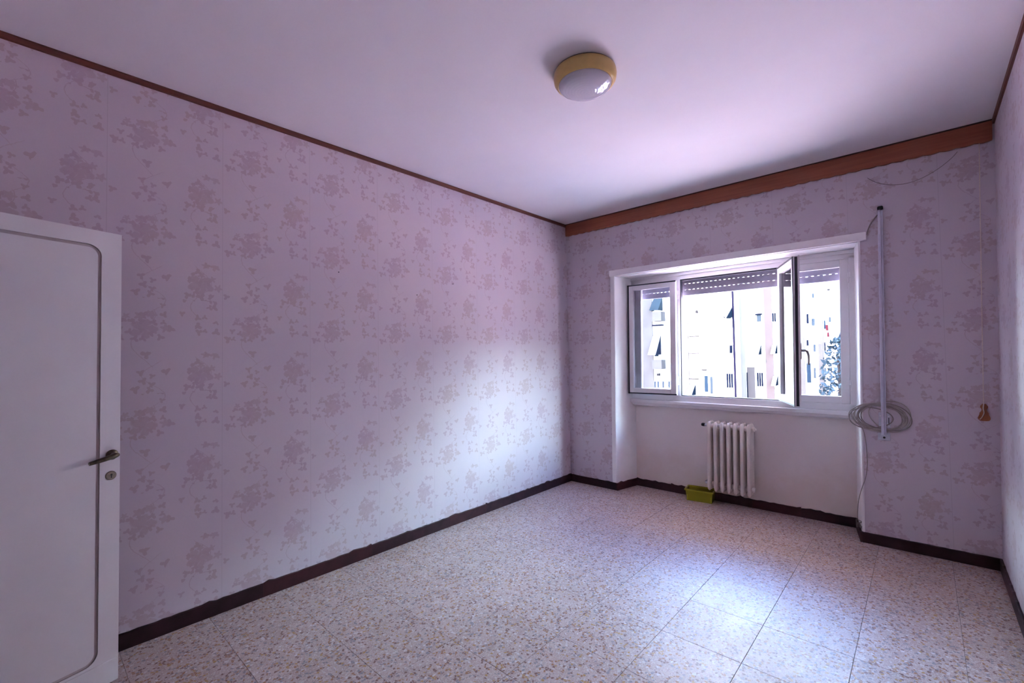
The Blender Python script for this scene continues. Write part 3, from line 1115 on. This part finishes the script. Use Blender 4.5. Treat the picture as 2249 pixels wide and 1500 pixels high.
def ell(cx, cz, rx, rz, tilt, o0, wob, seed, n=40, a0=0.0, a1=360.0):
    rnd = random.Random(seed)
    ph = rnd.uniform(0, 6.28)
    pts = []
    for i in range(n):
        a = math.radians(a0 + (a1 - a0) * i / n)
        k = 1 + wob * math.sin(3 * a + ph) + wob * 0.6 * math.sin(2 * a + ph * 2)
        x, z = rx * k * math.cos(a), rz * k * math.sin(a)
        pts.append((cx + x * math.cos(tilt) - z * math.sin(tilt), o0 + 0.0010 * math.sin(2 * a + ph), cz + x * math.sin(tilt) + z * math.cos(tilt)))
    return pts


loops = [(2.855, 0.985, 0.150, 0.100, -0.10, 0.0070, 0.02), (2.862, 0.978, 0.140, 0.098, -0.06, 0.0085, 0.03), (2.850, 0.982, 0.165, 0.108, -0.05, 0.0075, 0.03),
         (2.870, 0.980, 0.130, 0.090, -0.14, 0.0065, 0.03), (2.835, 0.975, 0.172, 0.095, 0.02, 0.0088, 0.04), (2.890, 0.985, 0.155, 0.102, -0.12, 0.0080, 0.04),
         (2.920, 0.995, 0.125, 0.112, -0.20, 0.0072, 0.05), (2.800, 0.972, 0.135, 0.078, 0.06, 0.0085, 0.04)]
rl = random.Random(21)
for k in range(5):
    loops.append((2.865 + rl.uniform(-0.02, 0.02), 0.980 + rl.uniform(-0.006, 0.006), 0.135 + rl.uniform(0, 0.02), 0.094 + rl.uniform(0, 0.01), -0.1 + rl.uniform(-0.04, 0.04), 0.0068 + 0.0004 * k, 0.02))
for k, (cx_, cz_, rx_, rz_, ti, of, wb) in enumerate(loops):
    MB(wp).tube(ell(cx_, cz_, rx_, rz_, ti, of, wb, k), 0.0036, 6, closed=True).build('loop', 'cable' if k % 2 else 'cable_pale', coil, smooth=True)


def smooth_path(pts, n=6):
    pts = [Vector(p) for p in pts]
    out = []
    for i in range(len(pts) - 1):
        p0 = pts[max(i - 1, 0)]
        p1, p2 = pts[i], pts[i + 1]
        p3 = pts[min(i + 2, len(pts) - 1)]
        for k in range(n):
            s = k / n
            out.append(0.5 * ((2 * p1) + (p2 - p0) * s + (2 * p0 - 5 * p1 + 4 * p2 - p3) * s * s + (3 * p1 - p0 - 3 * p2 + p3) * s ** 3))
    out.append(pts[-1])
    return [tuple(p) for p in out]


tail = [win(1893, 938, 0.010), win(1899, 955, 0.010), win(1903, 985, 0.011), win(1905, 1020, 0.012), win(1901, 1050, 0.012), win(1893, 1072, 0.010),
        win(1886, 1098, 0.0), win(1884, 1120, -0.02), win(1884, 1140, -0.05), win(1889, 1152, -0.04), win(1894, 1162, -0.02)]
MB(wp).tube(smooth_path(tail), 0.0026, 6).build('tail', 'cable', coil, smooth=True)
knot = []
rk = random.Random(5)
for i in range(14):
    c0 = win(1888, 1150, -0.05)
    knot.append((c0[0] + rk.uniform(-0.022, 0.020), c0[1] + rk.uniform(-0.03, 0.04), max(0.100, c0[2] + rk.uniform(-0.03, 0.03))))
MB(wp).tube(smooth_path(knot, 4), 0.0022, 6).build('tangle', 'cable', coil, smooth=True)

# lead from the pole head to the casing, and a loose wire under the pelmet
lead = [win(1927, 472, 0.008), win(1921, 479, 0.008), win(1913, 490, 0.006), win(1907, 503, 0.006), win(1904, 515, 0.008)]
tag(MB(wp).tube(smooth_path(lead), 0.0045, 6).build('antenna_lead', 'cable', loc=wp(*lead[-1]), smooth=True),
    'short brownish lead running from the pole head to the casing over the window', 'cable')
wire = [win(1905, 391, 0.004), win(1925, 401, 0.004), win(1955, 406, 0.004), win(1990, 403, 0.004), win(2025, 391, 0.004), win(2060, 371, 0.004), win(2088, 349, 0.004), win(2103, 333, 0.006)]
tag(MB(wp).tube(smooth_path(wire), 0.0020, 6).build('loose_wire', 'cable', loc=wp(*wire[0]), smooth=True),
    'thin grey wire sagging in an arc below the pelmet', 'wire')

# curtain cord with a wooden pull
cordt = thing('curtain_pull', wp(3.412, 0.012, 1.0), 'long pale curtain cord with violin-shaped wooden pull hanging by the corner', 'curtain cord')
MB(wp).tube([(3.415, 0.016, 2.93), (3.4135, 0.013, 2.2), (3.412, 0.013, 1.6), (3.412, 0.014, 1.118)], 0.0028, 6).build('string', 'cord', cordt, smooth=True)
vio = [(0.000, 0.118), (0.010, 0.116), (0.013, 0.108), (0.018, 0.104), (0.019, 0.092), (0.014, 0.084), (0.012, 0.074), (0.016, 0.062), (0.022, 0.054),
       (0.022, 0.044), (0.026, 0.034), (0.030, 0.022), (0.029, 0.010), (0.022, 0.002), (0.010, 0.0)]
poly = [(3.414 + x, 1.000 + z) for x, z in vio] + [(3.414 - x, 1.000 + z) for x, z in reversed(vio[1:])]
MB(wp).extrude_y(poly, 0.004, 0.018).build('pull', 'pull', cordt)
MB(wp).tube(smooth_path([(3.412, 0.020, 1.118), (3.409, 0.022, 1.085), (3.412, 0.022, 1.055), (3.402, 0.022, 1.025), (3.392, 0.020, 1.010)]), 0.0030, 6).build('string_end', 'cord', cordt, smooth=True)

# nails left in the papered wall
for u, v in ((743, 598), (915, 648), (994, 624)):
    p = hit(u, v, (1, 0, 0), 0.0)
    nb = MB()
    nb.lathe([(0.0022, -0.004), (0.0022, 0.006), (0.0042, 0.007), (0.0036, 0.009)], (0.0, p.y, p.z), 8, 'X')
    tag(nb.build('wall_nail', 'black', loc=(0.0, p.y, p.z)), 'small dark nail head left in the flowered wallpaper', 'nail', 'nails in the flowered wall')

# ------------------------------------------------------------------ outside: the sunlit blocks across the court
O = dict(
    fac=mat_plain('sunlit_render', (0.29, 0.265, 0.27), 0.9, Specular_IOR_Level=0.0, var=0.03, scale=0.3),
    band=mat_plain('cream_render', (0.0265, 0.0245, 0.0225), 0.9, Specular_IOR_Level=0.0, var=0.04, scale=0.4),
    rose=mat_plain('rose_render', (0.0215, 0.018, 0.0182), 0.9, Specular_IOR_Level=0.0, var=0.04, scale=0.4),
    lav=mat_plain('painted_shade', (0.048, 0.045, 0.050), 0.9, Specular_IOR_Level=0.0, var=0.05, scale=0.4),
    pipe=mat_plain('lead_pipe', (0.003, 0.0026, 0.006), 0.6, Specular_IOR_Level=0.0),
    dark=mat_plain('dark_slats', (0.0012, 0.0018, 0.004), 0.6, Specular_IOR_Level=0.0),
    blue=mat_plain('blue_pane', (0.0045, 0.0078, 0.012), 0.5, Specular_IOR_Level=0.0),
    pane=mat_plain('far_pane', (0.009, 0.012, 0.015), 0.4, Specular_IOR_Level=0.0),
    awn=mat_plain('awning_cloth', (0.06, 0.058, 0.056), 0.9, Specular_IOR_Level=0.0),
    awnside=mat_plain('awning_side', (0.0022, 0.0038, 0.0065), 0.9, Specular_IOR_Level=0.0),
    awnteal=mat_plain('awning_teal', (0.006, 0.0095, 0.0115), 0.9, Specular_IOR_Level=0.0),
    rail=mat_plain('far_railing', (0.0075, 0.0068, 0.007), 0.7, Specular_IOR_Level=0.0),
    roof=mat_plain('slate_roof', (0.0045, 0.0065, 0.012), 0.8, Specular_IOR_Level=0.0),
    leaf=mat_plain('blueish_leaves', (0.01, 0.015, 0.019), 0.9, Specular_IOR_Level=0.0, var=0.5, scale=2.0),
    red=mat_plain('red_cloth', (0.02, 0.0035, 0.005), 0.9, Specular_IOR_Level=0.0),
    ground=mat_plain('court_paving', (0.86, 0.62, 0.55), 0.95, var=0.05, scale=0.3),
)
M.update(O)
GZ = -8.0
MB().box(-90, 140, 5.6, 130, GZ - 0.5, GZ).build('ground_outside', 'ground', props=ST)


def fpt(u, v, Y):
    P = hit(u, v, (0, 1, 0), Y)
    return P.x, P.z


def frect(parent, name, u0, u1, v0, v1, Y, mat, proud=0.06, sub=None):
    """a slab on the facade plane Y between two pixel corners"""
    xa, za = fpt(u0, (v0 + v1) / 2, Y)
    xb, _ = fpt(u1, (v0 + v1) / 2, Y)
    _, zt = fpt((u0 + u1) / 2, v0, Y)
    _, zb = fpt((u0 + u1) / 2, v1, Y)
    o = MB().box(xa, xb, Y - proud, Y + 0.05, zb, zt).build(name, mat, parent)
    return o, (xa, xb, zb, zt)


def far_window(parent, u0, u1, v0, v1, Y, mat='blue', leaves=0):
    o, (xa, xb, zb, zt) = frect(parent, 'window', u0, u1, v0, v1, Y, 'fac', 0.07)
    nL = max(1, leaves)
    wv = (xb - xa) / nL
    for k in range(nL):
        MB().box(xa + wv * k + 0.12 * wv, xa + wv * (k + 1) - 0.12 * wv, Y - 0.10, Y - 0.06, zb + 0.06, zt - 0.06).build('shutter' if leaves else 'pane', mat, o)
    return o


def awning(parent, u0, u1, v0, v1, Y, top='awn', side='awnside', reach=1.1):
    """cloth awning: slanting top, dark side cheeks"""
    xa, _ = fpt(u0, v1, Y)
    xb, _ = fpt(u1, v1, Y)
    _, zt = fpt((u0 + u1) / 2, v0, Y)
    _, zb = fpt((u0 + u1) / 2, v1, Y)
    o = MB().add([(xa, Y, zt), (xb, Y, zt), (xb, Y - reach, zb), (xa, Y - reach, zb), (xa, Y, zt - 0.05), (xb, Y, zt - 0.05), (xb, Y - reach, zb - 0.05), (xa, Y - reach, zb - 0.05)],
                 [(0, 1, 2, 3), (7, 6, 5, 4), (0, 4, 5, 1), (2, 6, 7, 3), (0, 3, 7, 4), (1, 5, 6, 2)]).build('awning', top, parent)
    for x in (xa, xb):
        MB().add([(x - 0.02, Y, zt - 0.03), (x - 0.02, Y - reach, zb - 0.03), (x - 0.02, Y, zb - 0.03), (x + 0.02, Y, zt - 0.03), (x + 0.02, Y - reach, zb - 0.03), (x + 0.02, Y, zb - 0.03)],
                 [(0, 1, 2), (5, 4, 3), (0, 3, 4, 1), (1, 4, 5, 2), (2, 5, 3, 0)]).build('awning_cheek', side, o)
    return o


YA, YBb, YC = 41.0, 43.0, 46.0
xA1, _ = fpt(1611, 750, YA)
xA0 = -29.0
xB1, _ = fpt(1829, 750, YBb)
TOP = 24.0
bA = thing('apartment_building', (xA1 - 10, YA, GZ), 'pale sunlit apartment block with awnings and a dark drainpipe at its corner', 'building')
MB().box(xA0, xA1, YA, YBb - 0.1, GZ, TOP).build('wall', 'fac', bA)
bB = thing('apartment_building', (xA1 + 5, YBb, GZ), 'pale sunlit apartment block with rose bands and shuttered windows, set back beyond the drainpipe', 'building')
MB().box(xA1 + 0.01, xB1, YBb, YBb + 12, GZ, TOP - 1).build('wall', 'fac', bB)
# drainpipe at the corner and the return's shade, painted as a darker flat band
xp0, _ = fpt(1610.5, 750, YA)
xp1, _ = fpt(1615, 750, YA)
MB().tube([((xp0 + xp1) / 2, YA - 0.08, GZ), ((xp0 + xp1) / 2, YA - 0.08, TOP)], (xp1 - xp0) / 2, 10).build('drainpipe', 'pipe', bA, smooth=True)
frect(bB, 'shade_band', 1612, 1636, 560, 905, YBb, 'lav', 0.03)
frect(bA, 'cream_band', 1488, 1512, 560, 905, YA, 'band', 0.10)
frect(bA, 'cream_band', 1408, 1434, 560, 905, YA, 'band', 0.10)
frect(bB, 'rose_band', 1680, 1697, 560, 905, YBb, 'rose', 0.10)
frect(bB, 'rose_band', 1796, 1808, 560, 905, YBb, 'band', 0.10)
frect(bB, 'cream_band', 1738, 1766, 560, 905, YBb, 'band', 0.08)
# block A openings
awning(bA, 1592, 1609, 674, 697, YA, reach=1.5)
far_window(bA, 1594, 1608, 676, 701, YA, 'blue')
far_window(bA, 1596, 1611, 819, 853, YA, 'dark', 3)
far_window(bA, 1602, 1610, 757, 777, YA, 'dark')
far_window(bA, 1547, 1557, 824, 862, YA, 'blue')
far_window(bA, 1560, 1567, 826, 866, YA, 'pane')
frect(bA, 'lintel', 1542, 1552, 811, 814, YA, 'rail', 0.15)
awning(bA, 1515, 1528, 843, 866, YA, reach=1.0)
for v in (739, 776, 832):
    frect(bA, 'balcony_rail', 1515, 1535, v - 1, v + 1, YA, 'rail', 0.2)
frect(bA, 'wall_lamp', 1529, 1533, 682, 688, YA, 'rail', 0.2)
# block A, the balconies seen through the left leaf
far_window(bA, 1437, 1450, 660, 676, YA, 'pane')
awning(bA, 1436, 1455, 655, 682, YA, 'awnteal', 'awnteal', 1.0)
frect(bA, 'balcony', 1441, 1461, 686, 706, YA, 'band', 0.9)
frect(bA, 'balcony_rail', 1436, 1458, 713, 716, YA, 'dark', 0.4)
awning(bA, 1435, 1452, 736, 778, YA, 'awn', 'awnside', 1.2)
far_window(bA, 1437, 1448, 750, 784, YA, 'blue')
frect(bA, 'balcony', 1441, 1462, 790, 810, YA, 'band', 0.9)
for u in (1437, 1444, 1455, 1468):
    far_window(bA, u, u + 5, 836, 853, YA, 'pane')
frect(bA, 'wall_lamp', 1444, 1450, 820, 825, YA, 'rail', 0.2)
# block B openings
far_window(bB, 1661, 1674, 690, 708, YBb, 'pane')
frect(bB, 'lintel', 1660, 1674, 689, 692, YBb, 'dark', 0.2)
far_window(bB, 1696, 1705, 686, 708, YBb, 'dark', 2)
awning(bB, 1660, 1672, 757, 778, YBb, reach=0.9)
far_window(bB, 1661, 1671, 764, 780, YBb, 'blue')
awning(bB, 1697, 1707, 755, 776, YBb, reach=0.8)
frect(bB, 'doorway', 1642, 1659, 806, 900, YBb, 'rose', 0.05)
frect(bB, 'door_edge', 1641.5, 1643.5, 818, 900, YBb, 'dark', 0.12)
far_window(bB, 1663, 1677, 817, 850, YBb, 'dark', 3)
awning(bB, 1699, 1709, 824, 845, YBb, reach=0.9)
for (u0, u1, v0, v1, m_) in ((1771, 1777, 688, 712, 'dark'), (1782, 1791, 698, 717, 'pane'), (1771, 1777, 745, 761, 'dark'), (1771, 1783, 796, 842, 'blue'),
                             (1787, 1793, 806, 832, 'pane'), (1786, 1793, 755, 774, 'pane'), (1810, 1814, 750, 772, 'dark'), (1809, 1814, 702, 724, 'blue'),
                             (1783, 1789, 643, 656, 'pane'), (1816, 1824, 633, 640, 'rail'), (1820, 1826, 695, 709, 'pane'), (1811, 1815, 806, 824, 'pane')):
    far_window(bB, u0, u1, v0, v1, YBb, m_)
cl, _ = frect(bB, 'washing', 1815, 1819, 714, 726, YBb, 'red', 0.35)
frect(bB, 'washing', 1818, 1821, 730, 740, YBb, 'red', 0.35)
# long block added to cover the low sky on the right
bD = thing('apartment_building', (15.0, 54.0, GZ), 'added white block behind the slate-roofed house and the tree, covering the low sky', 'building')
MB().box(xB1 + 0.01, 40.0, 56.0, 68.0, GZ, 24.0).build('wall', 'fac', bD)
for k in range(8):
    for j in range(7):
        MB().box(xB1 + 4.0 + 4.4 * k, xB1 + 5.2 + 4.4 * k, 55.95, 56.05, -5.0 + 3.4 * j, -3.4 + 3.4 * j).build('window', 'blue', bD)
# low wing added out of view on the right to raise the skyline
bE = thing('added_wing', (44.0, 30.0, GZ), 'added low wing out of view beyond the white block, hiding the lowest sky', 'building')
MB().box(38.0, 50.0, 2.0, 55.9, GZ, 10.8).build('wall', 'fac', bE)
for k in range(11):
    for j in range(5):
        MB().box(37.95, 38.05, 4.0 + 4.6 * k, 5.2 + 4.6 * k, -6.5 + 3.4 * j, -4.9 + 3.4 * j).build('window', 'blue', bE)
bF = thing('added_wing', (-42.0, 22.0, GZ), 'added low wing out of view beside the block with awnings, leaving sky open above', 'building')  # added mirror wing out of view, low so sky light reaches the right wall
MB().box(-48.0, -36.0, 2.0, 40.5, GZ, 10.8).build('wall', 'fac', bF)
for k in range(8):
    for j in range(5):
        MB().box(-36.05, -35.95, 4.0 + 4.6 * k, 5.2 + 4.6 * k, -6.5 + 3.4 * j, -4.9 + 3.4 * j).build('window', 'blue', bF)
# the lower slate-roofed house and the tree at the far right
xC0 = xB1 + 0.4
xC1 = xC0 + 9.0
bC = thing('far_house', (xC0 + 4, YC, GZ), 'low far house with a slate-blue roof behind the tree', 'building')
_, zr0 = fpt(1836, 742, YC)
_, zr1 = fpt(1836, 702, YC)
MB().box(xC0, xC1, YC, YC + 8, GZ, zr0).build('wall', 'fac', bC)
MB().add([(xC0 - 0.3, YC - 0.3, zr0), (xC1 + 0.3, YC - 0.3, zr0), (xC1 + 0.3, YC + 8.3, zr0), (xC0 - 0.3, YC + 8.3, zr0), (xC0 - 0.3, YC + 4, zr1), (xC1 + 0.3, YC + 4, zr1)],
         [(0, 1, 5, 4), (2, 3, 4, 5), (0, 4, 3), (1, 2, 5), (3, 2, 1, 0)]).build('roof', 'roof', bC)
xt, zt_ = fpt(1842, 760, YC - 5.5)
tree = thing('court_tree', (xt, YC - 5.5, GZ), 'tall bluish-green tree in the court beside the far house', 'tree')
MB().tube([(xt, YC - 5.5, GZ), (xt + 0.1, YC - 5.5, zt_ - 4), (xt - 0.1, YC - 5.5, zt_ - 0.6)], [0.25, 0.2, 0.06], 8).build('trunk', 'rail', tree, smooth=True)
cr = MB()
rt_ = random.Random(11)
for i in range(900):
    hz = rt_.uniform(-1, 1)
    rr = 1.3 * math.sqrt(max(0.05, 1 - hz * hz)) * rt_.uniform(0.4, 1.0)
    a = rt_.uniform(0, 6.283)
    c = Vector((xt + rr * math.cos(a), YC - 5.5 + rr * math.sin(a), zt_ - 3.4 + 4.0 * hz))
    s = rt_.uniform(0.12, 0.28)
    d1 = Vector((rt_.uniform(-1, 1), rt_.uniform(-1, 1), rt_.uniform(-1, 1))).normalized()
    d2 = d1.orthogonal().normalized()
    cr.add([tuple(c - d1 * s), tuple(c + d2 * s * 0.5), tuple(c + d1 * s), tuple(c - d2 * s * 0.5)], [(0, 1, 2, 3)])
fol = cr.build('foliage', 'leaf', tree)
fol['kind'] = 'stuff'
